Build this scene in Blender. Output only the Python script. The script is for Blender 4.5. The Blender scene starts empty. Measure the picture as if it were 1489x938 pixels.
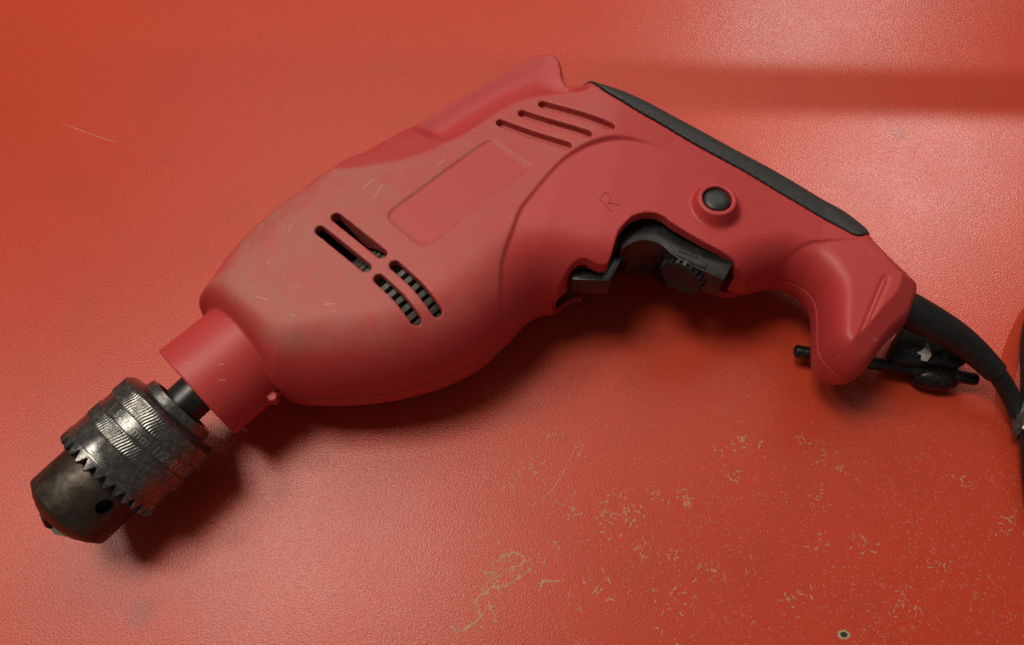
import bpy, bmesh, math, random
import numpy as np
from mathutils import Vector, Matrix

# ------------------------------------------------------------------ camera, world, lamps, exposure
S = bpy.context.scene
MM = 0.001
TILT = math.radians(26.4)
CAM_D = 355.0
cd = bpy.data.cameras.new('camera'); cam = bpy.data.objects.new('camera', cd)
S.collection.objects.link(cam); S.camera = cam
cam.location = (0, -math.sin(TILT) * CAM_D * MM, math.cos(TILT) * CAM_D * MM)
cam.rotation_euler = (TILT, 0, 0)
cd.sensor_width = 36; cd.lens = 36 * 1150 / 1489
cd.clip_start = 0.01; cd.clip_end = 50
S.view_settings.view_transform = 'Standard'; S.view_settings.look = 'None'
S.view_settings.exposure = -0.04; S.view_settings.gamma = 1.0
S.cycles.max_bounces = 6
try: S.cycles.use_denoising = False
except Exception: pass

W = bpy.data.worlds.new('World'); S.world = W; W.use_nodes = True
W.node_tree.nodes['Background'].inputs[0].default_value = (1.0, 0.93, 0.86, 1)
W.node_tree.nodes['Background'].inputs[1].default_value = 0.115

def area(name, target, direction, dist, sx, sy, power, color=(1, .93, .84), spread=180, up=None):
    l = bpy.data.lights.new(name, 'AREA'); l.shape = 'RECTANGLE'; l.size = sx; l.size_y = sy
    l.energy = power; l.color = color; l.spread = math.radians(spread)
    o = bpy.data.objects.new(name, l); S.collection.objects.link(o)
    d = Vector(direction).normalized(); t = Vector(target) * MM
    o.location = t + d * dist
    z = d; x = Vector((1, 0, 0)) if up is None else Vector(up)
    x = (x - z * x.dot(z)).normalized(); y = z.cross(x)
    o.rotation_euler = Matrix((x, y, z)).transposed().to_euler()
    return o
area('ceiling_lamp_left', (-184, -102, 0), (-729, 221, 1260), 1.47, .2, .2, 3.8, (1, .91, .78))
area('ceiling_lamp_mid', (-77, -100, 0), (-305, 229, 1260), 1.33, .36, .36, 8.8, (1, .91, .78))
area('ceiling_lamp_back', (0, 40, 0), (.0, .55, .85), 1.3, 1.3, .7, 5.6, (1, .92, .80))
def masked_spot(name, target, direction, dist, power, edges, color=(1, .94, .86), radius=.004):
    # added spot with straight edges masked into its emission; edges: (table point, table point, a point inside the light, softness)
    l = bpy.data.lights.new(name, 'SPOT'); l.energy = power; l.color = color; l.shadow_soft_size = radius
    l.spot_size = math.radians(60); l.spot_blend = .3
    o = bpy.data.objects.new(name, l); S.collection.objects.link(o)
    d = Vector(direction).normalized(); o.location = Vector(target) * MM + d * dist
    x = (Vector((1, 0, 0)) - d * d.x).normalized(); y = d.cross(x)
    o.rotation_euler = Matrix((x, y, d)).transposed().to_euler()
    def uv(p):
        r = Vector((p[0], p[1], 0)) * MM - o.location; c = -r.dot(d); return r.dot(x) / c, r.dot(y) / c
    l.use_nodes = True; nt = l.node_tree; em = nt.nodes['Emission']
    def N(op, p, q=None):
        n = nt.nodes.new('ShaderNodeMath'); n.operation = op
        for i, v in enumerate((p, q)):
            if v is None: continue
            if hasattr(v, 'links'): nt.links.new(v, n.inputs[i])
            else: n.inputs[i].default_value = v
        return n.outputs[0]
    tc = nt.nodes.new('ShaderNodeTexCoord'); sp = nt.nodes.new('ShaderNodeSeparateXYZ'); nt.links.new(tc.outputs['Normal'], sp.inputs[0])
    zc = N('ABSOLUTE', sp.outputs[2]); u = N('DIVIDE', sp.outputs[0], zc); v = N('DIVIDE', sp.outputs[1], zc)
    m = None
    for p0, p1, pin, soft in edges:
        (u0, v0), (u1, v1), (ui, vi) = uv(p0), uv(p1), uv(pin)
        nx, ny = -(v1 - v0), u1 - u0; L = math.hypot(nx, ny); nx /= L; ny /= L
        if nx * (ui - u0) + ny * (vi - v0) < 0: nx, ny = -nx, -ny
        f = N('ADD', N('ADD', N('MULTIPLY', u, nx), N('MULTIPLY', v, ny)), -(nx * u0 + ny * v0))
        r = nt.nodes.new('ShaderNodeMapRange'); r.interpolation_type = 'SMOOTHSTEP'; w = soft * MM / dist
        r.inputs[1].default_value = -w; r.inputs[2].default_value = w; nt.links.new(f, r.inputs[0])
        m = r.outputs[0] if m is None else N('MULTIPLY', m, r.outputs[0])
    nt.links.new(m, em.inputs['Strength'])
    return o
masked_spot('masked_spot_near', (187, 75, 0), (.43, .53, .73), 1.2, 20,
            [((55, 122), (264, 117), (200, 0), 6), ((100, -46), (220, -46), (200, 0), 16), ((75, 122), (192, -20), (240, 0), 22)])  # added spot, masked to shape the sheen at right below the dark band
masked_spot('masked_spot_far', (170, 190, 0), (.32, .68, .66), 1.2, 14,
            [((57, 157), (273, 149), (100, 190), 4), ((-170, 200), (-30, 140), (100, 190), 90)])  # second added spot for the far sheen; its masked edge ends the dark band

# ------------------------------------------------------------------ materials
def mat(name):
    m = bpy.data.materials.new(name); m.use_nodes = True
    nt = m.node_tree; b = nt.nodes['Principled BSDF']
    return m, nt, b
def nd(nt, t, **k):
    n = nt.nodes.new(t)
    for a, v in k.items(): setattr(n, a, v)
    return n
def noise(nt, scale, detail=3, rough=.5, vec=None, dist=0):
    n = nd(nt, 'ShaderNodeTexNoise'); n.inputs['Scale'].default_value = scale
    n.inputs['Detail'].default_value = detail; n.inputs['Roughness'].default_value = rough
    n.inputs['Distortion'].default_value = dist
    if vec is not None: nt.links.new(vec, n.inputs['Vector'])
    return n.outputs['Fac']
def ramp(nt, fac, stops):
    r = nd(nt, 'ShaderNodeValToRGB'); e = r.color_ramp.elements
    while len(e) < len(stops): e.new(.5)
    for i, (p, c) in enumerate(stops):
        e[i].position = p; e[i].color = c if len(c) == 4 else (*c, 1)
    nt.links.new(fac, r.inputs['Fac']); return r.outputs['Color']
def mix(nt, fac, a, b, blend='MIX'):
    n = nd(nt, 'ShaderNodeMix', data_type='RGBA', blend_type=blend)
    for s, v in ((0, fac), (6, a), (7, b)):
        if hasattr(v, 'links'): nt.links.new(v, n.inputs[s])
        elif isinstance(v, (int, float)): n.inputs[s].default_value = v
        else: n.inputs[s].default_value = (*v, 1)
    return n.outputs[2]
def math_(nt, op, a, b=None, clamp=False):
    n = nd(nt, 'ShaderNodeMath', operation=op, use_clamp=clamp)
    for i, v in enumerate((a, b)):
        if v is None: continue
        if hasattr(v, 'links'): nt.links.new(v, n.inputs[i])
        else: n.inputs[i].default_value = v
    return n.outputs[0]
def seg_mask(nt, c, a, b, w):
    # soft mask round a straight mark between two points (mm, seen from above)
    sub = lambda p, q: (lambda n: (nt.links.new(p, n.inputs[0]), n.inputs[1].__setattr__('default_value', q), n.outputs[0])[2])(nd(nt, 'ShaderNodeVectorMath', operation='SUBTRACT'))
    fl = nd(nt, 'ShaderNodeVectorMath', operation='MULTIPLY'); nt.links.new(c, fl.inputs[0]); fl.inputs[1].default_value = (1, 1, 0)
    a = Vector((a[0], a[1], 0)) * MM; ba = Vector((b[0], b[1], 0)) * MM - a
    pa = sub(fl.outputs[0], a)
    dt = nd(nt, 'ShaderNodeVectorMath', operation='DOT_PRODUCT'); nt.links.new(pa, dt.inputs[0]); dt.inputs[1].default_value = ba / max(ba.length_squared, 1e-12)
    h = math_(nt, 'ADD', dt.outputs['Value'], 0, True)
    scl = nd(nt, 'ShaderNodeVectorMath', operation='SCALE'); scl.inputs[0].default_value = ba; nt.links.new(h, scl.inputs['Scale'])
    s2 = nd(nt, 'ShaderNodeVectorMath', operation='SUBTRACT'); nt.links.new(pa, s2.inputs[0]); nt.links.new(scl.outputs[0], s2.inputs[1])
    ln = nd(nt, 'ShaderNodeVectorMath', operation='LENGTH'); nt.links.new(s2.outputs[0], ln.inputs[0])
    r = nd(nt, 'ShaderNodeMapRange', interpolation_type='SMOOTHSTEP'); nt.links.new(ln.outputs['Value'], r.inputs[0])
    r.inputs[1].default_value = w * MM; r.inputs[2].default_value = w * .25 * MM
    r.inputs[3].default_value = 0; r.inputs[4].default_value = 1
    return r.outputs[0]
def bump(nt, b, h, strength, dist):
    n = nd(nt, 'ShaderNodeBump'); n.inputs['Strength'].default_value = strength
    n.inputs['Distance'].default_value = dist
    nt.links.new(h, n.inputs['Height']); nt.links.new(n.outputs[0], b.inputs['Normal'])
def coord(nt): return nd(nt, 'ShaderNodeTexCoord').outputs['Object']
def g(v): return (v, v, v)

def table_mat():
    m, nt, b = mat('red_table_paint'); c = coord(nt)
    big = noise(nt, 9, 4, .55, c)
    col = mix(nt, big, (.45, .040, .017), (.52, .052, .022))
    st = noise(nt, 24, 6, .62, c)
    col = mix(nt, math_(nt, 'MULTIPLY', ramp(nt, st, [(.50, g(0)), (.72, g(1))]), .17), col, (.26, .042, .022))
    # pale specks of worn paint, densest towards the near right of the table
    sep = nd(nt, 'ShaderNodeSeparateXYZ'); nt.links.new(c, sep.inputs[0])
    sp = noise(nt, 1150, 2, .6, c)
    grad = math_(nt, 'ADD', math_(nt, 'MULTIPLY', sep.outputs[0], .55), math_(nt, 'MULTIPLY', sep.outputs[1], -1.0))
    grad = math_(nt, 'ADD', grad, math_(nt, 'MULTIPLY', math_(nt, 'SUBTRACT', noise(nt, 30, 4, .6, c), .5), .35))
    dens = nd(nt, 'ShaderNodeMapRange'); dens.inputs[1].default_value = -.12; dens.inputs[2].default_value = .18
    dens.inputs[3].default_value = .735; dens.inputs[4].default_value = .64
    nt.links.new(grad, dens.inputs[0])
    speck = math_(nt, 'MULTIPLY', math_(nt, 'SUBTRACT', sp, dens.outputs[0]), 14, True)
    col = mix(nt, math_(nt, 'MULTIPLY', speck, .75), col, (.48, .24, .13))
    for p, w in (((196.9, 107.1), 5.2), ((-140.9, -122.8), 8.0)):
        col = mix(nt, math_(nt, 'MULTIPLY', seg_mask(nt, c, p, p, w), math_(nt, 'MULTIPLY', noise(nt, 260, 5, .7, c), .75)), col, (.17, .06, .045))
    nt.links.new(col, b.inputs['Base Color'])
    rv = noise(nt, 20, 4, .6, c)
    nt.links.new(ramp(nt, rv, [(.3, g(.30)), (.75, g(.36))]), b.inputs['Roughness'])
    b.inputs['Specular IOR Level'].default_value = .40
    h1 = noise(nt, 1350, 2, .55, c, .3)
    h2 = noise(nt, 1900, 1, .5, c)
    h = math_(nt, 'ADD', h1, math_(nt, 'MULTIPLY', h2, .25))
    bump(nt, b, h, .45, .00028)
    return m

SCUFFS = [((-57.7,25.3),(-53.5,29.6),.26),((-53.3,20.5),(-51.4,23.6),.24),((-51.8,24.2),(-50.2,26.4),.3),((-92.4,-21.9),(-88.6,-23.2),.3),((-67.7,-25.5),(-63.9,-25.3),.26),((-28.8,36.9),(-26.9,38.7),.24),((-84.1,7),(-83.2,8.6),.34),((-106.9,-44),(-105.1,-43.3),.26),((-106.3,-49.2),(-104.2,-48.5),.24)]

def plastic_mat():
    m, nt, b = mat('red_matte_plastic'); c = coord(nt)
    at = nd(nt, 'ShaderNodeAttribute', attribute_name='dust')
    n1 = noise(nt, 95, 7, .68, c); n2 = noise(nt, 420, 4, .7, c)
    base = mix(nt, noise(nt, 14, 3, .5, c), (.415, .034, .035), (.46, .043, .043))
    cloud = ramp(nt, n1, [(.33, g(.22)), (.66, g(1))])
    d = math_(nt, 'MULTIPLY', at.outputs['Fac'], cloud)
    col = mix(nt, math_(nt, 'MULTIPLY', d, .46), base, (.33, .18, .135))
    # light grit sticking to the dusty faces
    grit = math_(nt, 'MULTIPLY', math_(nt, 'SUBTRACT', n2, .64), 9, True)
    col = mix(nt, math_(nt, 'MULTIPLY', math_(nt, 'MULTIPLY', grit, d), .55), col, (.56, .38, .28))
    # fine stray scuffs
    mp = nd(nt, 'ShaderNodeMapping'); mp.inputs['Rotation'].default_value = (0, 0, .9); mp.inputs['Scale'].default_value = (1, 14, 1)
    nt.links.new(c, mp.inputs[0])
    sc = noise(nt, 75, 4, .65, mp.outputs[0])
    scm = math_(nt, 'MULTIPLY', math_(nt, 'SUBTRACT', sc, .665), 14, True)
    col = mix(nt, math_(nt, 'MULTIPLY', scm, .40), col, (.62, .25, .22))
    grain = math_(nt, 'MULTIPLY', noise(nt, 900, 3, .6, c), 1.1, True)
    for a, b_, w in SCUFFS:
        col = mix(nt, math_(nt, 'MULTIPLY', seg_mask(nt, c, a, b_, w), grain), col, (.58, .30, .25))
    nt.links.new(col, b.inputs['Base Color'])
    nt.links.new(ramp(nt, math_(nt, 'ADD', math_(nt, 'MULTIPLY', d, .6), math_(nt, 'MULTIPLY', n1, .4)), [(.1, g(.46)), (.9, g(.62))]), b.inputs['Roughness'])
    b.inputs['Specular IOR Level'].default_value = .42
    bump(nt, b, noise(nt, 1900, 3, .6, c), .30, .00012)
    return m

def rubber_mat(name, col, rough, sp=.4, dusty=.25):
    m, nt, b = mat(name); c = coord(nt)
    n1 = noise(nt, 240, 6, .7, c)
    cc = mix(nt, math_(nt, 'MULTIPLY', ramp(nt, n1, [(.5, g(0)), (.75, g(1))]), dusty), col, (.10, .085, .075))
    nt.links.new(cc, b.inputs['Base Color'])
    nt.links.new(ramp(nt, noise(nt, 90, 4, .6, c), [(.3, g(rough - .06)), (.7, g(rough + .08))]), b.inputs['Roughness'])
    b.inputs['Specular IOR Level'].default_value = sp
    bump(nt, b, noise(nt, 2000, 2, .5, c), .15, .0001)
    return m

def steel_mat(name, dark, light, rough, rust=None, amt=.5, sc=(1, 1, 1)):
    m, nt, b = mat(name); c = coord(nt)
    mp = nd(nt, 'ShaderNodeMapping'); mp.inputs['Scale'].default_value = sc; nt.links.new(c, mp.inputs[0])
    n1 = noise(nt, 160, 7, .7, mp.outputs[0], .6)
    w = ramp(nt, n1, [(.47, g(0)), (.68, g(1))])
    col = mix(nt, math_(nt, 'MULTIPLY', w, amt), dark, light)
    if rust:
        col = mix(nt, math_(nt, 'MULTIPLY', ramp(nt, noise(nt, 70, 5, .6, c), [(.42, g(0)), (.62, g(1))]), .6), col, rust)
    nt.links.new(col, b.inputs['Base Color'])
    b.inputs['Metallic'].default_value = .85
    nt.links.new(ramp(nt, noise(nt, 300, 5, .7, c), [(.3, g(rough - .08)), (.7, g(rough + .16))]), b.inputs['Roughness'])
    bump(nt, b, n1, .12, .0004)
    return m

def simple(name, col, rough, metal=0, var=.25):
    m, nt, b = mat(name); c = coord(nt)
    cc = mix(nt, noise(nt, 200, 5, .6, c), tuple(v * (1 - var) for v in col), tuple(min(1, v * (1 + var)) for v in col))
    nt.links.new(cc, b.inputs['Base Color']); b.inputs['Roughness'].default_value = rough; b.inputs['Metallic'].default_value = metal
    return m

M_TABLE = table_mat(); M_RED = plastic_mat()
M_PAD = rubber_mat('charcoal_rubber', (.030, .031, .032), .50, .45, .3)
M_BLACK = rubber_mat('black_plastic', (.010, .010, .0105), .34, .45, .35)
M_CORD = rubber_mat('black_cord_rubber', (.008, .008, .0085), .48, .4, .12)
M_BUTTON = rubber_mat('button_plastic', (.016, .017, .018), .42, .45, .35)
M_CHUCK = steel_mat('blackened_steel', (.12, .116, .11), (.50, .48, .45), .22, None, .38, (3, 3, 3))
M_JAW = steel_mat('dull_brown_steel', (.050, .041, .034), (.17, .14, .115), .42, (.085, .055, .04), .5)
M_SPIN = rubber_mat('dark_spindle_steel', (.010, .010, .010), .35, .5, .3)
M_ROD = steel_mat('black_rod_steel', (.030, .028, .027), (.16, .15, .14), .30, None, .4)
M_FAN = simple('grey_fan_plastic', (.13, .118, .10), .55, 0, .7)
M_FILM = simple('torn_white_film', (.62, .58, .55), .4, 0, .15)
M_TAPE = simple('grey_shiny_tape', (.05, .047, .047), .18, 0, .5)
M_CHIP = simple('bare_pale_board', (.44, .22, .12), .6, 0, .25)
M_CHIP2 = simple('worn_pink_paint', (.50, .16, .095), .55, 0, .25)
M_HOLE = simple('dark_hole', (.025, .018, .014), .8)
M_HOLERIM = simple('bare_board_rim', (.36, .24, .13), .7)

# ------------------------------------------------------------------ helpers
def link(name, me, m, parent=None, smooth=True):
    o = bpy.data.objects.new(name, me); S.collection.objects.link(o)
    if m is not None: me.materials.append(m)
    if smooth: me.polygons.foreach_set('use_smooth', [True] * len(me.polygons))
    if parent is not None: o.parent = parent
    return o
def from_arrays(name, V, F, m, parent=None, smooth=True):
    me = bpy.data.meshes.new(name)
    me.from_pydata([tuple(v) for v in np.asarray(V, float) * MM], [], [tuple(int(i) for i in f) for f in F]); me.update()
    return link(name, me, m, parent, smooth)
def from_bm(name, bm, m, parent=None, smooth=False, bevel=0, seg=2):
    if bevel: bmesh.ops.bevel(bm, geom=[e for e in bm.edges if e.is_manifold and e.calc_face_angle(0) > .5], offset=bevel, segments=seg, affect='EDGES', profile=.6)
    bmesh.ops.recalc_face_normals(bm, faces=bm.faces)
    bmesh.ops.scale(bm, vec=(MM, MM, MM), verts=bm.verts)
    me = bpy.data.meshes.new(name); bm.to_mesh(me); bm.free()
    o = link(name, me, m, parent, smooth)
    if smooth: me.set_sharp_from_angle(angle=math.radians(40))
    return o
def catmull(P, n=8, closed=True):
    P = np.asarray(P, float); N = len(P); out = []
    for i in range(N if closed else N - 1):
        if closed: p0, p1, p2, p3 = P[i - 1], P[i], P[(i + 1) % N], P[(i + 2) % N]
        else: p0, p1, p2, p3 = P[max(i - 1, 0)], P[i], P[i + 1], P[min(i + 2, N - 1)]
        for k in range(n):
            t = k / n
            out.append(.5 * (2 * p1 + (p2 - p0) * t + (2 * p0 - 5 * p1 + 4 * p2 - p3) * t * t + (3 * p1 - p0 - 3 * p2 + p3) * t ** 3))
    if not closed: out.append(P[-1])
    return np.array(out)
def seg_dist(X, Y, P, closed=True):
    """distance to a polyline and the index of the nearest segment"""
    best = np.full(X.shape, 1e9, np.float32); idx = np.zeros(X.shape, np.int32)
    n = len(P)
    for i in range(n if closed else n - 1):
        ax, ay = P[i][:2]; bx, by = P[(i + 1) % n][:2]
        dx, dy = bx - ax, by - ay; L = dx * dx + dy * dy + 1e-12
        t = np.clip(((X - ax) * dx + (Y - ay) * dy) / L, 0, 1)
        d = np.hypot(X - ax - t * dx, Y - ay - t * dy)
        k = d < best; best[k] = d[k]; idx[k] = i
    return best, idx
def inside(X, Y, P):
    c = np.zeros(X.shape, bool); n = len(P)
    for i in range(n):
        ax, ay = P[i][:2]; bx, by = P[(i + 1) % n][:2]
        if ay == by: continue
        c ^= ((ay > Y) != (by > Y)) & (X < (bx - ax) * (Y - ay) / (by - ay) + ax)
    return c
def sdf2(X, Y, P):
    d, _ = seg_dist(X, Y, P); return np.where(inside(X, Y, P), -d, d)
def blur(A, sigma):
    r = int(3 * sigma) + 1; k = np.exp(-.5 * (np.arange(-r, r + 1) / sigma) ** 2); k /= k.sum()
    for ax in (0, 1):
        P = np.pad(A, [(r, r) if a == ax else (0, 0) for a in (0, 1)], mode='edge'); B = 0
        for i, w in enumerate(k):
            B = B + w * (P[i:i + A.shape[0]] if ax == 0 else P[:, i:i + A.shape[1]])
        A = B
    return A.astype(np.float32)
def sstep(a, b, x):
    t = np.clip((x - a) / (b - a), 0, 1); return t * t * (3 - 2 * t)
def surface_nets(F, org, h):
    nx, ny, nz = F.shape
    neg = F < 0
    cnt = np.zeros((nx - 1, ny - 1, nz - 1), np.uint8)
    for i in (0, 1):
        for j in (0, 1):
            for k in (0, 1): cnt += neg[i:nx - 1 + i, j:ny - 1 + j, k:nz - 1 + k]
    act = np.argwhere((cnt > 0) & (cnt < 8)); del cnt
    vid = np.full((nx - 1, ny - 1, nz - 1), -1, np.int32)
    vid[act[:, 0], act[:, 1], act[:, 2]] = np.arange(len(act))
    acc = np.zeros((len(act), 3)); num = np.zeros(len(act))
    for ax in range(3):
        for u in (0, 1):
            for v in (0, 1):
                o = np.zeros(3, int); oth = [a for a in range(3) if a != ax]
                o[oth[0]] = u; o[oth[1]] = v
                p = act + o; q = p.copy(); q[:, ax] += 1
                a = F[p[:, 0], p[:, 1], p[:, 2]]; b = F[q[:, 0], q[:, 1], q[:, 2]]
                c = (a < 0) != (b < 0)
                t = np.where(c, a / np.where(c, a - b, 1), 0)
                pos = np.repeat(o[None].astype(float), len(act), 0); pos[:, ax] = t
                acc[c] += pos[c]; num[c] += 1
    V = (act + acc / num[:, None]) * h + org
    faces = []
    for ax in range(3):
        sl = [slice(None)] * 3; sh = [slice(None)] * 3
        sl[ax] = slice(0, -1); sh[ax] = slice(1, None)
        a, b = neg[tuple(sl)], neg[tuple(sh)]
        e = np.argwhere(a != b)
        oth = [x for x in range(3) if x != ax]
        ok = np.all([(e[:, x] > 0) & (e[:, x] < F.shape[x] - 1) for x in oth], axis=0); e = e[ok]
        s = a[e[:, 0], e[:, 1], e[:, 2]]
        def cell(u, v):
            c = e.copy(); c[:, oth[0]] -= u; c[:, oth[1]] -= v
            return vid[c[:, 0], c[:, 1], c[:, 2]]
        Q = np.c_[cell(0, 0), cell(1, 0), cell(1, 1), cell(0, 1)]
        flip = s if ax != 1 else ~s
        Q[~flip] = Q[~flip][:, ::-1]
        faces.append(Q)
    return V, np.concatenate(faces)
def relax(V, Q, it=2, lam=.5):
    E = np.concatenate([Q[:, [0, 1]], Q[:, [1, 2]], Q[:, [2, 3]], Q[:, [3, 0]]]); n = len(V)
    deg = np.bincount(E.ravel(), minlength=n)[:, None]
    for _ in range(it):
        for l in (lam, -lam * 1.04):
            A = np.stack([np.bincount(E[:, 0], V[E[:, 1], k], n) + np.bincount(E[:, 1], V[E[:, 0], k], n) for k in range(3)], 1)
            V = V + l * (A / deg - V)
    return V
def quad_mesh(name, V, Q, m, parent=None, attr=None):
    me = bpy.data.meshes.new(name); n = len(Q)
    me.vertices.add(len(V)); me.vertices.foreach_set('co', (V * MM).astype(np.float32).ravel())
    me.loops.add(4 * n); me.loops.foreach_set('vertex_index', Q.astype(np.int32).ravel())
    me.polygons.add(n); me.polygons.foreach_set('loop_start', np.arange(0, 4 * n, 4, dtype=np.int32))
    me.update(calc_edges=True); me.validate()
    if attr is not None:
        a = me.attributes.new('dust', 'FLOAT', 'POINT'); a.data.foreach_set('value', attr.astype(np.float32))
    return link(name, me, m, parent)
def tube(name, P, R, m, parent=None, n=16, cap=True, sub=6, flat=1.0):
    P = catmull(np.c_[np.asarray(P, float), np.asarray(R, float)], sub, False)
    bm = bmesh.new(); rings = []; up = Vector((0, 0, 1))
    for i, p in enumerate(P):
        d = Vector(P[min(i + 1, len(P) - 1)][:3] - P[max(i - 1, 0)][:3]).normalized()
        x = d.cross(up).normalized() if abs(d.dot(up)) < .98 else Vector((1, 0, 0)); y = x.cross(d)
        rings.append([bm.verts.new(Vector(p[:3]) + float(p[3]) * (math.cos(a) * x + math.sin(a) * flat * y)) for a in [2 * math.pi * k / n for k in range(n)]])
    for a, b in zip(rings, rings[1:]):
        for k in range(n): bm.faces.new((a[k], a[(k + 1) % n], b[(k + 1) % n], b[k]))
    if cap: bm.faces.new(rings[0]); bm.faces.new(rings[-1][::-1])
    return from_bm(name, bm, m, parent, True)
def prism(P, z0, z1):
    bm = bmesh.new()
    a = [bm.verts.new((p[0], p[1], z0)) for p in P]; b = [bm.verts.new((p[0], p[1], z1)) for p in P]
    n = len(P)
    for i in range(n): bm.faces.new((a[i], a[(i + 1) % n], b[(i + 1) % n], b[i]))
    bm.faces.new(a[::-1]); bm.faces.new(b)
    bmesh.ops.recalc_face_normals(bm, faces=bm.faces)
    return bm
def frame_of(org, d, roll_ref=(0, 0, 1)):
    """4x4 whose local +Z runs along d (mm)"""
    z = Vector(d).normalized(); r = Vector(roll_ref); x = (r - z * r.dot(z)).normalized(); y = z.cross(x)
    Mx = Matrix((x, y, z)).transposed().to_4x4(); Mx.translation = Vector(org); return Mx
def lathe_bm(prof, Mx, n=96, fn=None, cap=True):
    """prof: (axial, radius); fn(k, theta, a, r)->(a, r)"""
    bm = bmesh.new(); rings = []
    for k, (a, r) in enumerate(prof):
        ring = []
        for i in range(n):
            t = 2 * math.pi * i / n; aa, rr = (a, r) if fn is None else fn(k, t, a, r)
            ring.append(bm.verts.new(Mx @ Vector((rr * math.cos(t), rr * math.sin(t), aa))))
        rings.append(ring)
    for a, b in zip(rings, rings[1:]):
        for i in range(n): bm.faces.new((a[i], a[(i + 1) % n], b[(i + 1) % n], b[i]))
    if cap: bm.faces.new(rings[0][::-1]); bm.faces.new(rings[-1])
    return bm
def empty(name, loc):
    o = bpy.data.objects.new(name, None); S.collection.objects.link(o); o.location = Vector(loc) * MM
    o.empty_display_size = .02; return o

# ------------------------------------------------------------------ the table
bm = bmesh.new(); bmesh.ops.create_cube(bm, size=1)
bmesh.ops.scale(bm, vec=(1300, 900, 22), verts=bm.verts); bmesh.ops.translate(bm, vec=(20, 60, -11), verts=bm.verts)
table = from_bm('tabletop', bm, M_TABLE, None, False, 2.0); table['kind'] = 'structure'
table['label'] = 'scratched glossy red painted table surface under the drill'

# ------------------------------------------------------------------ the drill
H = 34.0                     # height of the parting plane of the drill that lies on its side
OUTLINE = [(-122.5,-16.5,16,30),(-120,-10,20,33),(-118.2,-3.5,24,33),(-116,3,24,33),(-113,8,24,33),(-108.7,14.6,24,33),(-99.4,26.1,24,33),(-90.1,36,24,33),(-80.5,42.8,20,33),(-72,45.2,8,30),(-66,47,3,26),(-61.7,48.4,3,26),(-53.9,57.3,3,24),(-41.2,71.0,3,21),(-24.5,85,3,18),(-9.2,96.9,3,18),(1.3,104.7,3,18),(9,109.8,3,18),(15.3,111.7,3,18),(20.3,110.2,3,18),(23,106,3,18),(23.8,101.5,3,18),(25,96,4,20),(28.5,92.8,6,24),(32,89.2,8,27),(36.5,86.8,11,28),(42,85,12,28),(49.3,82.3,12,28),(59.9,77.6,12,27),(76.5,68.4,12,25.5),(94,57.9,12,24),(112,47.5,12,22),(129,35.8,12,20),(137.6,29.6,12,19),(143.9,23.2,12,19),(147.5,18.5,12,19),(152.7,12.2,12,19),(157,5.3,8,19),(160.2,-.5,5,18),(162.6,-5,4,17),(161,-9.5,4,17),(156.6,-17.6,4,17),(154.6,-20.3,4,17),(151.6,-22.9,4,17),(146.1,-27.6,4,17),(138.6,-36,4,17),(134.6,-40,4,17),(131.2,-41.4,4,17),(127.8,-40.4,4.5,17),(124.4,-37.6,5,17),(121.5,-33.4,6,17),(120.5,-28.9,7,17),(122,-18.8,7,18),(122.8,-12.3,8,18),(122.5,-7.2,9,18),(120.8,-3.6,10,18),(117.9,-.3,12,18),(113.8,1.8,12,18),(109.5,2.6,12,18.5),(102.5,.5,13,19),(95,-3.5,14,22),(87,-9,16,25),(75,-12,16,25),(58,-12,16,28),(46,-11,18,29),(38,-9.5,18,29),(28,-8.5,20,30),(20,-8,22,31),(12.5,-9,24,32),(6.6,-13.2,24,33),(1.3,-19.7,24,33),(-4,-25,24,33),(-12.1,-33,24,33),(-26.7,-41.1,24,33),(-46.2,-46.9,24,33),(-65.2,-49.2,24,33),(-78.5,-49.2,24,33),(-86,-48,20,33),(-90,-45.5,16,30),(-99.6,-34.5,12,26),(-113.5,-21,12,26)]
FLAT_EDGE = [(-81.8,29.3),(-71.5,33.6),(-57.8,35.3),(-44.2,38.7),(-35.2,42.1),(-25.8,47.6),(-20.4,51.6),(-13,57.8),(-5.2,64.6),(3,70.1),(11.6,73.4),(25.9,75.7)]
ARC = [(-.1,-38.8),(-1.8,-34.7),(-3.6,-25.3),(-4.4,-15.7),(-3.7,-5.4),(-.4,5.2),(3.3,16.1),(8.2,23.8),(13.7,31.7),(20.4,39.8),(28.8,46.3),(37.3,50.1),(45.7,51.2),(54,50.1),(62,47)]
LABEL = [(-48.7,12.2),(-9,50.6),(7.2,36.2),(-32.3,-2.7)]
SLOTS_FRONT = [[(-72.4,5.9),(-53.7,-10.4)],[(-66.8,11.6),(-48.4,-4.5)],[(-48.6,-15.2),(-41,-22.6),(-34.8,-30)],[(-43.2,-9.5),(-34.6,-17.8),(-27.4,-26.6)]]
SLOTS_REAR = [[(-4.6,58.8),(22.1,46.2)],[(4.4,64.3),(30.4,51.8)],[(12.8,69.4),(39.9,56)]]
PAD_IN = [(28.6,91),(32.4,83.2),(36.6,76.6),(42.6,71.2),(52.1,64.8),(59.6,60.6),(67.7,55.6),(75.7,50.5),(88.4,43.2),(93.9,40.1),(106.6,32),(120,23.2),(131.7,15.5),(135.1,12.9),(138.5,12.4),(143.5,14.8)]
OPENING = [(86.5,-2.2),(85.8,-.5),(74.5,5),(63,12.2),(59.2,15.4),(54.4,17),(48.9,15.9),(45.3,13.5),(40.9,8.1),(39.2,3.4),(36.5,-3),(31.3,-2.5),(28.2,-1.3),(24.8,-1.6),(21.3,-4),(17,-9),(13,-16),(13,-40),(110,-40),(104,-4),(93,-4)]
BOSS = (79.7, 21.7)
GROOVE = [(120.6,-46.6),(142.7,-7.8),(144.1,-6),(145.3,-6.9),(144,-9.3),(131.7,-29.9),(122.1,-45.3)]
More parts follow.
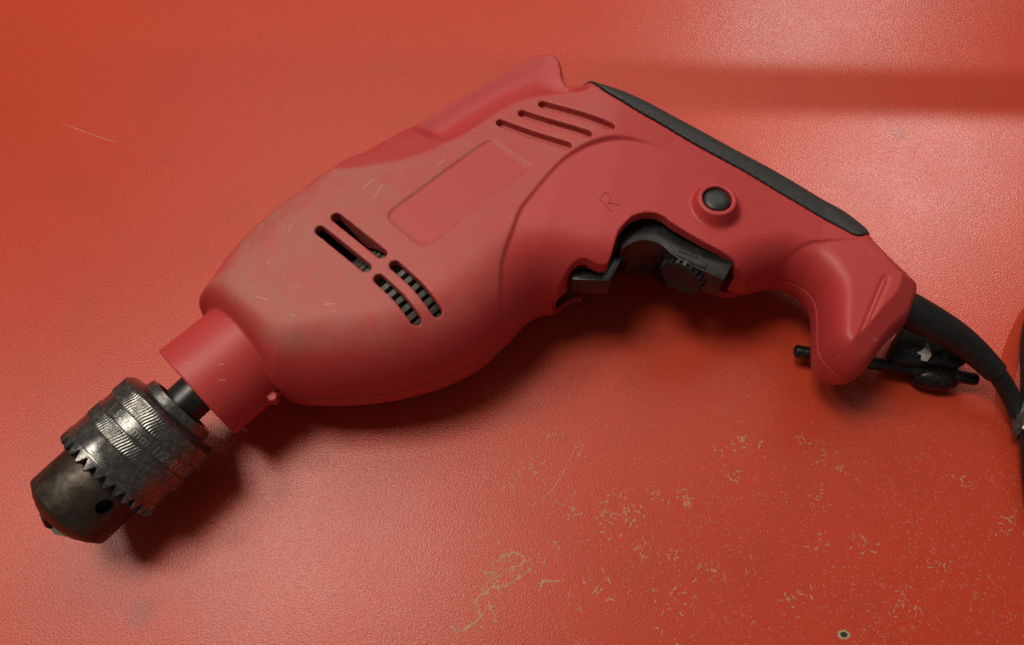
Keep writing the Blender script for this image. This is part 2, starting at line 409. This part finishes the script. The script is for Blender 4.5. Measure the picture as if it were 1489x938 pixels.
POMMEL_ARC = [(99.3,-9.9),(101.2,-3.8),(105,1.5),(110.2,5.9),(117,9.1),(123.9,10)]
COLLAR_C = (-120.8, -47.2); AX = np.array([math.cos(math.radians(45.5)), math.sin(math.radians(45.5))])

VX = .5
gx = np.arange(-150, 172, VX, dtype=np.float32); gy = np.arange(-72, 120, VX, dtype=np.float32); gz = np.arange(-1.5, 37, VX, dtype=np.float32)
X, Y = np.meshgrid(gx, gy, indexing='ij')
oc = catmull(OUTLINE, 6)
dist, near = seg_dist(X, Y, oc)
dep = np.where(inside(X, Y, oc), dist, -dist)
dep = blur(dep, 1.2)
Rf = blur(np.clip(oc[near][..., 2] if False else oc[:, 2][near], 2.2, 26).astype(np.float32), 9)
# local half thickness
sh = (X - 20) * .965 - (Y - 35) * .26
bm_ = np.interp(sh, [-40, 0, 15, 40, 60, 85, 105, 150], [33, 33, 32.3, 28.0, 25.3, 21.5, 19, 17.8]).astype(np.float32)
bh_ = np.interp(sh, [-40, -20, 0, 20, 38, 60, 85, 105, 150], [30.8, 31.0, 31.2, 30, 28.2, 25.3, 21.5, 19, 17.8]).astype(np.float32)
zone = ARC + [(90, 49), (180, 30), (180, -70), (3, -70)]
dz_ = sdf2(X, Y, catmull(ARC, 4, False).tolist() + zone[len(ARC):])
hz = sstep(.7, -.7, dz_)
b2 = bm_ * (1 - hz) + np.minimum(bm_, bh_) * hz
b2 = b2 - .0005 * ((X + 42) ** 2 + (Y - 8) ** 2) * (1 - hz) * sstep(10, -25, sh)
# the flared wing on the back of the motor
fe = catmull(FLAT_EDGE, 5, False)
motor_side = inside(X, Y, [(-81.8, 70)] + [(-200, 29.3)] + fe.tolist() + [(60, 75.7), (60, -200), (-200, -200)]) if False else inside(X, Y, [(-200, 20), (-100, 26)] + fe.tolist() + [(40, 79), (200, 79), (200, -200), (-200, -200)])
dF, _ = seg_dist(X, Y, fe, False)
wing = ~motor_side & (X < 34) & (X > -90)
u = np.clip(dF / (dF + np.maximum(dep, 0) + 1e-3), 0, 1)
sw = (X + Y) / math.sqrt(2)
Tsc = 15.5 + 17.2 * (1 - u) ** 3.0 + 3.2 * sstep(.55, 1, u)
Te = np.interp(sw, [-12, 20], [28, 18.8]); Tfr = Te + (32.6 - Te) * (1 - u) ** 1.3
kk = sstep(13, 24, sw)
Tw = Tfr * (1 - kk) + Tsc * kk
Tw = np.minimum(Tw, b2)
endr = sstep(24, 34, X)
b2 = np.where(wing, Tw * (1 - endr) + b2 * endr, b2)
wmask = blur(wing.astype(np.float32), 2)
b2 = np.where((wmask > .02) & (wmask < .98), blur(b2, 1.1), b2)
# label recess, grip arc, groove
lab = sdf2(X, Y, LABEL); lab_r = np.where(True, lab, lab)
ca = [np.array(p) for p in LABEL]; cen = sum(ca) / 4
def rrect(P, r):
    out = []
    for i in range(4):
        p = P[i]; a = P[i - 1] - p; b = P[(i + 1) % 4] - p; a /= np.linalg.norm(a); b /= np.linalg.norm(b); rr = r[i]
        for t in np.linspace(0, 1, 7): out.append(p + a * rr * (1 - t) ** 2 + b * rr * t ** 2)
    return out
lab = sdf2(X, Y, rrect(ca, [5, 4, 1.2, 6]))
b2 = b2 - .75 * sstep(.35, -.35, lab)
pa = catmull(POMMEL_ARC, 4, False); dpa, _ = seg_dist(X, Y, pa, False)
right = inside(X, Y, pa.tolist() + [(150, 12), (150, -60), (99, -60)])
b2 = b2 - np.where(right, .9 * np.exp(-dpa / 7), -.0) + np.where(~right, .0, 0)
dg, _ = seg_dist(X, Y, GROOVE, False)
b2 = b2 - .6 * sstep(.75, .25, dg)
b2 = b2 + (blur(b2, .8) - b2) * .6
dR, _ = seg_dist(X, Y, [(153, 14), (157, 5.3), (162.6, -5), (156.6, -17.6), (151.6, -22.9), (138.6, -36), (134, -40.5)], False)
b2 = np.minimum(b2, 9.5 + .85 * dR)
b2 = np.maximum(b2, 4).astype(np.float32)

# capped 3-D field of one half, z measured from the parting plane
q = np.maximum(Rf - dep, 0) / Rf
qw = sstep(5, 13, dep) * sstep(30, 10, sh) * (1 - wmask)
q = (q + (blur(q, 7) - q) * qw)[..., None].astype(np.float32)
Z = gz[None, None, :]
PW = 2.15
fld = ((q ** PW + (np.maximum(Z, 0) / b2[..., None]) ** PW) ** (1 / PW) - 1) * np.minimum(Rf, b2)[..., None]
fld_body = fld
# collar on the spindle axis
ax = (X - COLLAR_C[0]) * AX[0] + (Y - COLLAR_C[1]) * AX[1]
er = -(X - COLLAR_C[0]) * AX[1] + (Y - COLLAR_C[1]) * AX[0]
rad = np.sqrt(er[..., None] ** 2 + Z ** 2)
col = np.maximum(np.maximum(rad - 21.3, 15.5 - rad), np.maximum(-ax, ax - 40)[..., None])
col = np.where(ax[..., None] > 8, np.maximum(rad - 21.3, np.maximum(-ax, ax - 40)[..., None]), col)
fillet = np.sqrt(np.maximum(rad - 20.3, 0) ** 2 + np.maximum(1 - ax, 0)[..., None] ** 2)
h_ = np.clip(.5 + .5 * (col - fld) / 1.2, 0, 1)
fld = col * (1 - h_) + fld * h_ - 1.2 * h_ * (1 - h_)
# small locking lug under the collar
lug = np.sqrt(((X + 91.3) / 1) ** 2 + ((Y + 49.2) / 1) ** 2)[..., None]
fld = np.minimum(fld, np.maximum(lug - 2.1, Z - 2.5))
# hollow inside
srear = np.minimum.reduce([seg_dist(X, Y, s, False)[0] for s in SLOTS_REAR])
void = np.maximum(fld_body + 3.0, np.maximum(np.maximum(5.5 - dep, 4 - srear), 8 - ax)[..., None])
fld = np.maximum(fld, -void); del void
# lock-on button boss
rb = np.hypot(X - BOSS[0], Y - BOSS[1])[..., None]
ztop = 25.3 + 5.2
cone = np.maximum((rb - (7.4 + np.maximum(ztop - Z, 0) * .42)) * .92, Z - ztop)
cone = np.maximum(cone, 14 - Z)
h_ = np.clip(.5 + .5 * (cone - fld) / .9, 0, 1)
fld = cone * (1 - h_) + fld * h_ - .9 * h_ * (1 - h_)
fld = np.maximum(fld, np.minimum(5.7 - rb, Z - (ztop - 5.5)))
# cooling slots
for s in SLOTS_FRONT:
    d, _ = seg_dist(X, Y, s, False); fld = np.maximum(fld, np.minimum((2.0 - d)[..., None], Z - 8))
for s in SLOTS_REAR:
    d, _ = seg_dist(X, Y, s, False); fld = np.maximum(fld, np.minimum((1.85 - d)[..., None], Z - (b2 - 3.6)[..., None]))
s = np.array(SLOTS_REAR[1]); mid = [s[0] * .62 + s[1] * .38 + (-.3, -.5), s[0] * .1 + s[1] * .9 + (-.3, -.5)]
d, _ = seg_dist(X, Y, mid, False); fld = np.maximum(fld, np.minimum((1.0 - d)[..., None], Z - 14))
# trigger opening
op = sdf2(X, Y, catmull(OPENING[:17], 3, False).tolist() + OPENING[17:])
fld = np.maximum(fld, -(op[..., None] + .0 * Z))
# grip pad seat
pin = catmull(PAD_IN, 4, False).tolist()
padpoly = pin + [(150, 22), (150, 60), (60, 100), (31, 97)]
pd = sdf2(X, Y, padpoly)
padf = np.maximum(fld - .35, (pd + .12)[..., None])
fld = np.maximum(fld, -(pd - .12)[..., None])
# parting plane
fld = np.maximum(fld, .12 - Z)

org = np.array([gx[0], gy[0], gz[0]])
V, Q = surface_nets(fld, org, VX); V = relax(V, Q, 2)
def sample(A, V):
    i = np.clip(((V[:, 0] - gx[0]) / VX).astype(int), 0, len(gx) - 1); j = np.clip(((V[:, 1] - gy[0]) / VX).astype(int), 0, len(gy) - 1)
    return A[i, j]
dust2 = (.55 + .75 * sstep(-10, -95, X - .3 * Y)) * (1 - hz) * sstep(2, 10, dep) * np.where(lab < 0, .35, 1) * (1 - .75 * wmask) * sstep(-52, -38, Y) * sstep(26, 2, sh)
dust2 = dust2 + .9 * np.exp(-(lab / .5) ** 2) * (lab > -.6)
rimd = np.exp(-((dep - 4) / 3.0) ** 2) * (Y > -5) * (X < -70) * 1.3
dust = sample(dust2, V) * sstep(17, 29, V[:, 2]) + sample(rimd, V) * sstep(8, 20, V[:, 2])
drill = empty('electric_drill', (0, 0, 0))
drill['label'] = 'red corded electric drill lying on its side with black chuck and trigger'
drill['category'] = 'drill'
Vt = V.copy(); Vt[:, 2] += H
quad_mesh('housing_shell', Vt, Q, M_RED, drill, dust)
Vl, Ql = surface_nets(np.maximum(fld, -(op - 9 * sstep(12, 30, X))[..., None]), org, VX); Vl = relax(Vl, Ql, 2); Vl[:, 2] = H - Vl[:, 2]
quad_mesh('housing_shell', Vl, Ql[:, ::-1], M_RED, drill, np.zeros(len(Vl)))
i0 = int((20 - gx[0]) / VX); j0 = int((0 - gy[0]) / VX)
pf = padf[i0:, j0:]; k0 = int(round(-gz[0] / VX)); pf = np.concatenate([pf[:, :, :k0:-1], pf[:, :, k0:]], axis=2)
Vp, Qp = surface_nets(pf, np.array([gx[i0], gy[j0], -gz[-1]]), VX); Vp = relax(Vp, Qp, 2); Vp[:, 2] += H
quad_mesh('grip_pad', Vp, Qp, M_PAD, drill)
del fld, padf, cone, rad, col, fillet, h_, q

def top_at(x, y):
    i = int(round((x - gx[0]) / VX)); j = int(round((y - gy[0]) / VX)); return H + float(b2[i, j])

# raised letter R
Rl = {'stem': [(34.2, 22), (38.4, 16.2)], 'bowl': [(34.2, 22), (35.8, 24.6), (37.5, 24.6), (38.2, 22.7), (36.7, 19.2)], 'tail': [(37.4, 20.6), (41.4, 19.6)]}
bmR = bmesh.new()
for k, P in Rl.items():
    P = catmull(P, 6, False) if k == 'bowl' else np.array([np.array(P[0]) + (np.array(P[1]) - P[0]) * t for t in np.linspace(0, 1, 6)])
    prev = None
    for i, p in enumerate(P):
        d = P[min(i + 1, len(P) - 1)] - P[max(i - 1, 0)]; d = d / np.linalg.norm(d); nrm = np.array([-d[1], d[0]])
        ring = [bmR.verts.new((*(p + nrm * o), top_at(*p) + hh)) for o, hh in ((-.5, -.4), (-.28, .32), (.28, .32), (.5, -.4))]
        if prev:
            for a in range(3): bmR.faces.new((prev[a], prev[a + 1], ring[a + 1], ring[a]))
        else: bmR.faces.new(ring)
        prev = ring
    bmR.faces.new(prev[::-1])
from_bm('letter', bmR, M_RED, drill, False)

# lock-on button
Mx = Matrix.Translation((BOSS[0], BOSS[1], H + ztop - 6))
prof = [(0, 5.2), (4.6, 5.2), (5.1, 5.0), (5.5, 4.5), (5.85, 3.4), (6.0, 2.0), (6.05, .8)]
from_bm('lock_button', lathe_bm(prof, Mx, 40), M_BUTTON, drill, True)

# cooling fan seen through the slots
em = 23.0; sm0, sm1 = -51, -33
fo = np.array([(sm0 - em) / math.sqrt(2), (sm0 + em) / math.sqrt(2)])
Mx = frame_of((fo[0], fo[1], H), (AX[0], AX[1], 0))
NB = 46
def fan_fn(k, t, a, r):
    if k in (0, 3): return a, r
    ph = (t * NB / (2 * math.pi)) % 1
    return a, r - (0 if ph < .52 else 3.6)
from_bm('cooling_fan', lathe_bm([(0, 10), (0.01, 27.5), (18, 27.5), (18.01, 10)], Mx, NB * 8, fan_fn), M_FAN, drill, False)

# trigger with speed dial
TRIG = [(43.7,15.5),(49.2,21),(55,22),(59.8,20),(86.6,.3),(81.2,-8.5),(70.6,-2.5),(65.6,.6),(61.9,3.7),(58.7,7.5),(54.3,9.4),(50.2,9.4),(46,7.5),(42.4,5)]
tp = [np.array(p, float) for p in TRIG]
arc_ = catmull([TRIG[8], TRIG[9], TRIG[10], TRIG[11], TRIG[12], TRIG[13]], 4, False)
P = TRIG[:8] + [tuple(p) for p in arc_]
trig = from_bm('trigger', prism(P, H + 6, H + 19.5), M_BLACK, drill, True, .6)
core = [(46, 15), (50, 20), (56, 21), (80, 5.6), (77, 1.5), (70.5, 5), (65.5, 5.5), (60, 12), (54, 13.5), (48, 11.5)]
from_bm('trigger_core', prism(core, H - 12, H + 6.2), M_BLACK, trig, True, .8)
# raised rim moulding on the trigger cheek
rim = [(61.5,8.8),(63.3,4.4),(66,4.6),(71.5,1.2),(76.1,-1.4),(74.8,-3.7),(70.2,-1.4),(65.7,1.6),(62.9,3.3),(60.4,6.4)]
from_bm('dial_guard', prism(rim, H + 17, H + 20.2), M_BLACK, trig, True, .3)
dn = Vector((-.55, -.835, 0))
Mx = frame_of(Vector((69.2, .9, H + 10.5)) - dn * 3.0, dn)
def dial_fn(k, t, a, r):
    ph = (t * 20 / (2 * math.pi)) % 1
    return a, r - (1.1 if (ph > .58 and 0 < k < 4) else 0)
from_bm('speed_dial', lathe_bm([(-1, 5), (0, 8.6), (.6, 9.3), (6.4, 9.3), (7.2, 8.7), (7.6, 7.8), (7.0, 6.4), (7.0, 1)], Mx, 20 * 10, dial_fn), M_CORD, trig, True)

# reversing lever
LV = [(23.4,-4.9),(38.2,-5.8),(40.4,-2.0),(47.8,12.4),(47.5,18),(44.6,14),(36.6,-.2),(24.8,.4)]
lev = from_bm('reverse_lever', prism(LV, H + 3, H + 14), M_BLACK, drill, True, .6)
bm = bmesh.new()
for k in range(4):
    x0 = 26 + k * 2.6
    r = bmesh.ops.create_cube(bm, size=1)['verts']; bmesh.ops.scale(bm, vec=(9.6, .35, .5), verts=r); bmesh.ops.translate(bm, vec=(31, -4.2 + k * 1.05, H + 14.1), verts=r)
from_bm('finger_ridges', bm, M_BLACK, lev, False)

# ---- chuck
c0 = Vector((-120.8, -47.2, H)); ca_ = Vector((-127.7, -55.0, H)); cf_ = Vector((-149.1, -79.0, H))
dax = (cf_ - ca_).normalized(); dax = Vector((dax.x, dax.y, -.055)).normalized()
Mx = frame_of(ca_, dax)
chuck = empty('chuck', (0, 0, 0)); chuck.parent = drill
from_bm('spindle', lathe_bm([(-14, 8.2), (-1.5, 8.2), (-1.0, 9.6), (0, 10.5)], Mx, 48), M_SPIN, chuck, True)
RC = 21.6; L = 32.4
def knurl(k, t, a, r):
    if 8 <= k <= 15 or 22 <= k <= 29:
        ph = 118 * t - (a * 2.2); return a, r - .28 * (.5 + .5 * math.cos(ph)) * (1 if k not in (8, 15, 22, 29) else 0)
    return a, r
prof = [(0.2, 9), (-2.6, 11.8), (-3.4, 12.6), (-3.2, 14.2), (.1, 15.0), (.6, 19.2), (1.3, 20.4), (2.6, RC)]
prof += [(3.0 + i * 6.0 / 7, RC) for i in range(8)]
prof += [(9.1, RC - .1), (9.4, RC - .42), (14.2, RC - .42), (14.5, RC - .1), (14.6, RC), (14.65, RC)]
prof += [(14.7 + i * 5.4 / 7, RC) for i in range(8)]
prof += [(20.3, RC - .1), (20.8, RC - .3), (27.2, RC - .3), (27.4, RC - .05), (27.8, RC)]
from_bm('chuck_sleeve', lathe_bm(prof, Mx, 118 * 6, knurl, False), M_CHUCK, chuck, True)
NT = 30
def teeth(k, t, a, r):
    ph = (t * NT / (2 * math.pi)) % 1; tri = 1 - abs(2 * ph - 1); tri = min(1, max(0, (tri - .12) / .7))
    if k == 1: return a - 3.3 * tri, r
    if k == 2: return a - 3.3 * tri + .3, r - .5
    if k == 3: return a - 2.8 * tri, r
    return a, r
from_bm('toothed_ring', lathe_bm([(27.8, RC), (L - .4, RC - .05), (L, RC - .3), (L - .2, 17.2), (L - 4, 16.6)], Mx, NT * 12, teeth, False), M_CHUCK, chuck, False)
# jaw body with the key holes
JR = 17.0; JF = 49.6
body = from_bm('jaw_body', lathe_bm([(24, JR), (L + 1, JR), (JF - .5, JR - .1), (JF, JR - .35), (JF + 2.6, 13.2), (JF + 2.9, 12.2), (JF + 4.2, 10.2), (JF + 4.5, 9.2), (JF + 4.2, 5.0), (JF + 1.5, 4.4)], Mx, 96), M_JAW, chuck, True)
bmh = bmesh.new()
for k in range(3):
    th = math.radians(64 + 120 * k)
    d = Mx.to_3x3() @ Vector((math.cos(th), math.sin(th), 0)); o = Mx @ Vector((0, 0, L + 5.2))
    t_ = lathe_bm([(11.5, 3.0), (24, 3.0)], frame_of(o, d, dax), 24)
    me_ = bpy.data.meshes.new('t'); t_.to_mesh(me_); t_.free(); bmh.from_mesh(me_)
cut = from_bm('cutter', bmh, M_JAW, None)
md = body.modifiers.new('b', 'BOOLEAN'); md.operation = 'DIFFERENCE'; md.object = cut; md.solver = 'EXACT'
bpy.context.view_layer.update()
me2 = bpy.data.meshes.new_from_object(body.evaluated_get(bpy.context.evaluated_depsgraph_get()))
body.modifiers.clear(); body.data = me2; bpy.data.objects.remove(cut)
for k in range(3):
    th = math.radians(20 + 120 * k)
    d = Vector((math.cos(th), math.sin(th), 0)); e = Vector((-math.sin(th), math.cos(th), 0))
    bmj = bmesh.new(); pts = []
    for a_, r_ in ((JF + 1, 1.0), (JF + 7.4, .9), (JF + 7.6, 3.4), (JF + 5.8, 6.6), (JF + 1, 7.2)):
        pts.append((a_, r_))
    va = [bmj.verts.new(Mx @ (d * r_ + e * -1.9 + Vector((0, 0, a_)))) for a_, r_ in pts]
    vb = [bmj.verts.new(Mx @ (d * r_ + e * 1.9 + Vector((0, 0, a_)))) for a_, r_ in pts]
    for i in range(5): bmj.faces.new((va[i], va[(i + 1) % 5], vb[(i + 1) % 5], vb[i]))
    bmj.faces.new(va); bmj.faces.new(vb[::-1])
    from_bm('jaw', bmj, M_JAW, chuck, True, .4)
# stamped size marking around the sleeve
cu = bpy.data.curves.new('marking', 'FONT'); cu.body = '1.5-13mm 1/2-20UNF'; cu.size = 4.6; cu.extrude = .12; cu.space_character = 1.15; cu.resolution_u = 3
to = bpy.data.objects.new('tmp', cu); S.collection.objects.link(to); bpy.context.view_layer.update()
mt = bpy.data.meshes.new_from_object(to.evaluated_get(bpy.context.evaluated_depsgraph_get()))
bpy.data.objects.remove(to)
TH0 = math.radians(22)
xa = np.array([v.co[:] for v in mt.vertices]); rr = RC - .42
zt = Vector((0, 0, 1))
for v, c in zip(mt.vertices, xa):
    t = TH0 - c[0] / rr
    v.co = (Mx @ Vector(((rr + .05 + c[2]) * math.cos(t), (rr + .05 + c[2]) * math.sin(t), 13.5 - c[1]))) * MM
mk = link('size_marking', mt, simple('worn_bright_steel', (.30, .29, .28), .35, .8), chuck, False)

# ---- cord with its sleeve
BOOT = [(155, -8.5, 34), (161.7, -11.4, 33), (177.3, -18.3, 28), (188.7, -24.3, 23), (198.6, -31.9, 18)]
tube('cord_sleeve', BOOT, [7.4, 7.3, 6.6, 5.6, 4.7], M_CORD, drill, 24)
CORD = [(192, -26.6, 21.4), (198.6, -31.9, 18), (204.6, -37.8, 13), (209.1, -46.9, 9), (213, -60, 6), (218, -80, 4.2), (228, -104, 4.0), (248, -118, 4.0), (268, -106, 4.0), (276, -70, 4.0), (272, -20, 4.0), (258, 14, 4.6), (240, 12, 7), (224, -10, 10.5), (215.5, -34, 12.5), (210, -56, 11), (207.5, -74, 8), (208, -86, 6), (216, -112, 4.2), (240, -136, 4), (272, -128, 4), (290, -80, 4), (292, 0, 4), (300, 60, 4)]
tube('power_cord', CORD, [3.7] * len(CORD), M_CORD, drill, 16)

# ------------------------------------------------------------------ the chuck key and its holder
key = empty('chuck_key', (158, -24, 0)); key['label'] = 'black steel chuck key bar lying under the drill handle end'; key['category'] = 'chuck key'
ko = Vector((158, -24, 0))
def rel(P): return [tuple(Vector(p) - ko) for p in P]
kb = frame_of(Vector((121, -18, 9)) - ko, (75.3, -13.0, -.6))
from_bm('handle_bar', lathe_bm([(0, 2.0), (.5, 2.6), (1, 2.75), (75.4, 2.75), (76.0, 2.5), (76.4, 1.9)], kb, 28), M_ROD, key, True)
kc = Vector((179.6, -29.3, 6.0)) - ko; kd = Vector((75.3, -13.0, 0)).normalized()
from_bm('hub', lathe_bm([(-9.5, 2.0), (-8.5, 3.2), (-5, 4.9), (0, 5.5), (5, 4.9), (8.5, 3.2), (9.5, 2.0)], frame_of(kc, kd), 32), M_ROD, key, True)
from_bm('shank', lathe_bm([(0, 4.2), (24, 4.2), (25, 3.2), (31, 3.0)], frame_of(kc, (.17, .985, .02)), 28), M_ROD, key, True)

hold = empty('key_holder', (180, -18, 0)); hold['label'] = 'torn black rubber holder gripping the key below the cord'; hold['category'] = 'key holder'
ho = Vector((180, -18, 0))
random.seed(4)
HP = [(171,-5),(169.2,-7.3),(164.1,-14.5),(160.7,-20.9),(159.3,-24.2),(161.5,-26.2),(170.9,-26.6),(179.9,-26.4),(186.3,-27.6),(190.1,-25.5),(197,-19.6),(186,-14),(178,-9)]
HPc = catmull(HP, 4)
bm = prism([(p[0] - ho.x, p[1] - ho.y) for p in HPc], 3.5, 15)
strap = from_bm('strap', bm, rubber_mat('matte_black_rubber', (.009, .009, .009), .7, .25, .15), hold, True, 1.6, 3)
def scrap(name, pts, m, parent, off, thick=.25):
    bm = bmesh.new(); vs = [bm.verts.new((x - off.x, y - off.y, z)) for x, y, z in pts]; c = sum((v.co for v in vs), Vector()) / len(vs)
    cv = bm.verts.new(c + Vector((0, 0, .8)))
    for i in range(len(vs)): bm.faces.new((vs[i], vs[(i + 1) % len(vs)], cv))
    r = bmesh.ops.solidify(bm, geom=bm.faces[:], thickness=thick)
    return from_bm(name, bm, m, parent, False)
scrap('white_scrap', [(x * 1.25 - 48.6, y * 1.25 + 1.2, z + 1.6) for x, y, z in [(173.6, -19.2, 16), (175.2, -18.6, 16.6), (176.6, -17.2, 17.2), (177.4, -15.6, 17.2), (178.2, -17.2, 16.6), (178.3, -20.2, 16), (176.5, -22.2, 15.6), (174.6, -21.8, 15.6), (174.9, -20.2, 16)]], M_FILM, hold, ho)
for k in range(16):
    a = random.uniform(0, 6.28); cx = random.uniform(166, 192); cy = -20.4 - random.uniform(0, 3.0); s = random.uniform(1.2, 3.4)
    pts = [(cx + s * math.cos(a + j * 1.7 + random.uniform(-.4, .4)) * (1.5 if j % 2 else .6), cy + .55 * s * math.sin(a + j * 1.7), 14.9 + random.uniform(0, 1.6)) for j in range(4)]
    scrap('tape_scrap', pts, M_TAPE, hold, ho, .15)

tie = empty('tape_wrap', (211, -58, 0)); tie['label'] = 'shiny grey tape wrapped round the cord bundle at the right edge'; tie['category'] = 'tape'
to_ = Vector((211, -58, 0))
bm = lathe_bm([(0, 4.4), (1, 5.8), (4, 5.5), (7, 6.0), (10, 5.6), (12, 5.8), (13, 4.4)], frame_of(Vector((213.4, -44, 10.6)) - to_, (-.26, -.96, -.08)), 28,
              lambda k, t, a, r: (a + .8 * math.sin(5 * t + k), r * (1 + .05 * math.sin(7 * t + 2.3 * k) + .04 * math.sin(13 * t - k))), False)
from_bm('tape_band', bm, M_TAPE, tie, False)

# ------------------------------------------------------------------ marks on the table
rng = np.random.default_rng(7)
def ribbon(bm, P, w, z):
    prev = None
    for i, p in enumerate(P):
        d = P[min(i + 1, len(P) - 1)] - P[max(i - 1, 0)]; d = d / (np.linalg.norm(d) + 1e-9); nn = np.array([-d[1], d[0]])
        ww = w[i] if hasattr(w, '__len__') else w
        r = (bm.verts.new((*(p + nn * ww), z)), bm.verts.new((*(p - nn * ww), z)))
        if prev: bm.faces.new((prev[0], prev[1], r[1], r[0]))
        prev = r
def scratch(P, w):
    P = catmull(P, 10, False); n = len(P); P = P + rng.normal(0, .05, P.shape)
    bm = bmesh.new(); ribbon(bm, P, [w * (.25 + .75 * math.sin(math.pi * (i + .3) / n)) * rng.uniform(.5, 1.2) for i in range(n)], .06)
    from_bm('scratch', bm, M_CHIP2, table)
scratch([(-230.8, 113.8), (-215.2, 107.5), (-199.9, 101.4)], .28)
scratch([(28.6, -54.9), (23.7, -63.2), (18.9, -72.4), (12.6, -79.4), (5.7, -83.1)], .24)
scratch([(-6.2, -91.3), (-12.1, -94.5), (-24.9, -101.4)], .26)
scratch([(-12, -70), (-6, -73), (-3, -78)], .2)
scratch([(48.3, 122.9), (75, 122.3), (105.2, 122.4)], .14)
bmc = bmesh.new()
def curl(bm, c, L, w, curv, a):
    n = max(4, int(L / .35)); P = [np.array(c, float)]
    for i in range(n):
        a += curv * rng.normal(.15, 1) ; P.append(P[-1] + .35 * np.array([math.cos(a), math.sin(a)]))
    P = np.array(P); ribbon(bm, P, [w * (.3 + .7 * math.sin(math.pi * (i + .5) / len(P))) * rng.uniform(.5, 1.4) for i in range(len(P))], .05 + rng.uniform(0, .03))
clusters = [(0, -108, 7, 26), (-8, -114, 6, 24), (14, -101, 5, 10), (44, -85, 6, 26), (38, -88, 4, 14), (24, -84, 4, 12), (70, -80, 4, 20), (58, -78, 3, 10), (90, -72, 3, 8), (120, -54, 3, 8), (128, -62, 3, 6), (135, -66, 4, 8), (95, -55, 3, 8), (100, -57, 5, 10), (50, -100, 4, 12), (62, -104, 5, 10), (78, -108, 5, 12), (30, -116, 7, 18), (60, -122, 8, 18), (8, -66, 4, 12), (0, -74, 4, 8), (28, -60, 3, 8), (140, -98, 4, 10), (120, -98, 4, 8), (168, -105, 4, 8), (125, -80, 4, 8), (185, -72, 4, 8), (196, -90, 5, 10), (110, -118, 6, 14), (150, -120, 6, 14), (85, -60, 4, 6), (18, -54, 4, 6)]
for cx, cy, r, n in clusters:
    for _ in range(n):
        p = rng.normal((cx, cy), r * .6); curl(bmc, p, rng.uniform(.8, 3.2), rng.uniform(.1, .3), .55, rng.uniform(0, 6.28))
# the large flaked ring
for P in ([(-8, -106), (-3, -102), (3, -101), (5, -104), (0, -107)], [(-14, -119), (-8, -114), (-3, -113), (4, -109.5), (7, -107)], [(-14, -119), (-12, -125), (-18, -129), (-22, -128)], [(10, -114), (13, -111.5), (18, -111.5)], [(-9, -119), (-6, -126)], [(-12, -108), (-7, -109)]):
    P = catmull(P, 7, False) + rng.normal(0, .35, (7 * (len(P) - 1) + 1, 2))
    ribbon(bmc, P, [rng.uniform(.12, .62) * (1 if rng.random() > .15 else .2) for _ in P], .09)
    [curl(bmc, p + rng.normal(0, .7, 2), rng.uniform(.6, 1.8), rng.uniform(.08, .26), .6, rng.uniform(0, 6.28)) for p in P[::2]]
bms = bmesh.new()
gc = np.c_[rng.uniform(-60, 230, 70), rng.uniform(-140, -25, 70), rng.uniform(4, 14, 70)]
n = 0
while n < 1900:
    x = rng.uniform(-70, 230); y = rng.uniform(-140, -20)
    dd = np.clip((x + 40) / 140, 0, 1) * np.clip((-y - 28) / 60, 0, 1) + .35 * np.clip((-y - 95) / 30, 0, 1) * (x > -50)
    cl = np.exp(-((x - gc[:, 0]) ** 2 + (y - gc[:, 1]) ** 2) / gc[:, 2] ** 2).sum()
    if rng.random() > dd * (.16 + .8 * min(cl, 1.1)): continue
    if 165 < x and y > -45: continue
    n += 1; dot = rng.random() < .6
    curl(bms, (x, y), rng.uniform(.15, .5) if dot else rng.uniform(.5, 1.7), rng.uniform(.05, .14), .6, rng.uniform(0, 6.28))
chips = from_bm('worn_paint_marks', bmc, M_CHIP, table); chips['kind'] = 'stuff'
spots = from_bm('paint_flecks', bms, simple('worn_tan_paint', (.46, .185, .095), .6, 0, .3), table); spots['kind'] = 'stuff'
# a screw hole in the near edge of the table and two dark dents
bm = bmesh.new(); r = bmesh.ops.create_circle(bm, cap_ends=True, segments=24, radius=2.2)
for v in bm.verts: v.co = (v.co.x * 1.15 * rng.uniform(.85, 1.1) + 124.5, v.co.y * .8 * rng.uniform(.85, 1.1) - 130.8, .10)
from_bm('hole_rim', bm, M_HOLERIM, table)
bm = bmesh.new(); r = bmesh.ops.create_circle(bm, cap_ends=True, segments=24, radius=1.25)
for v in bm.verts: v.co = (v.co.x * 1.1 + 124.5, v.co.y * .75 - 130.8, .14)
from_bm('screw_hole', bm, M_HOLE, table)
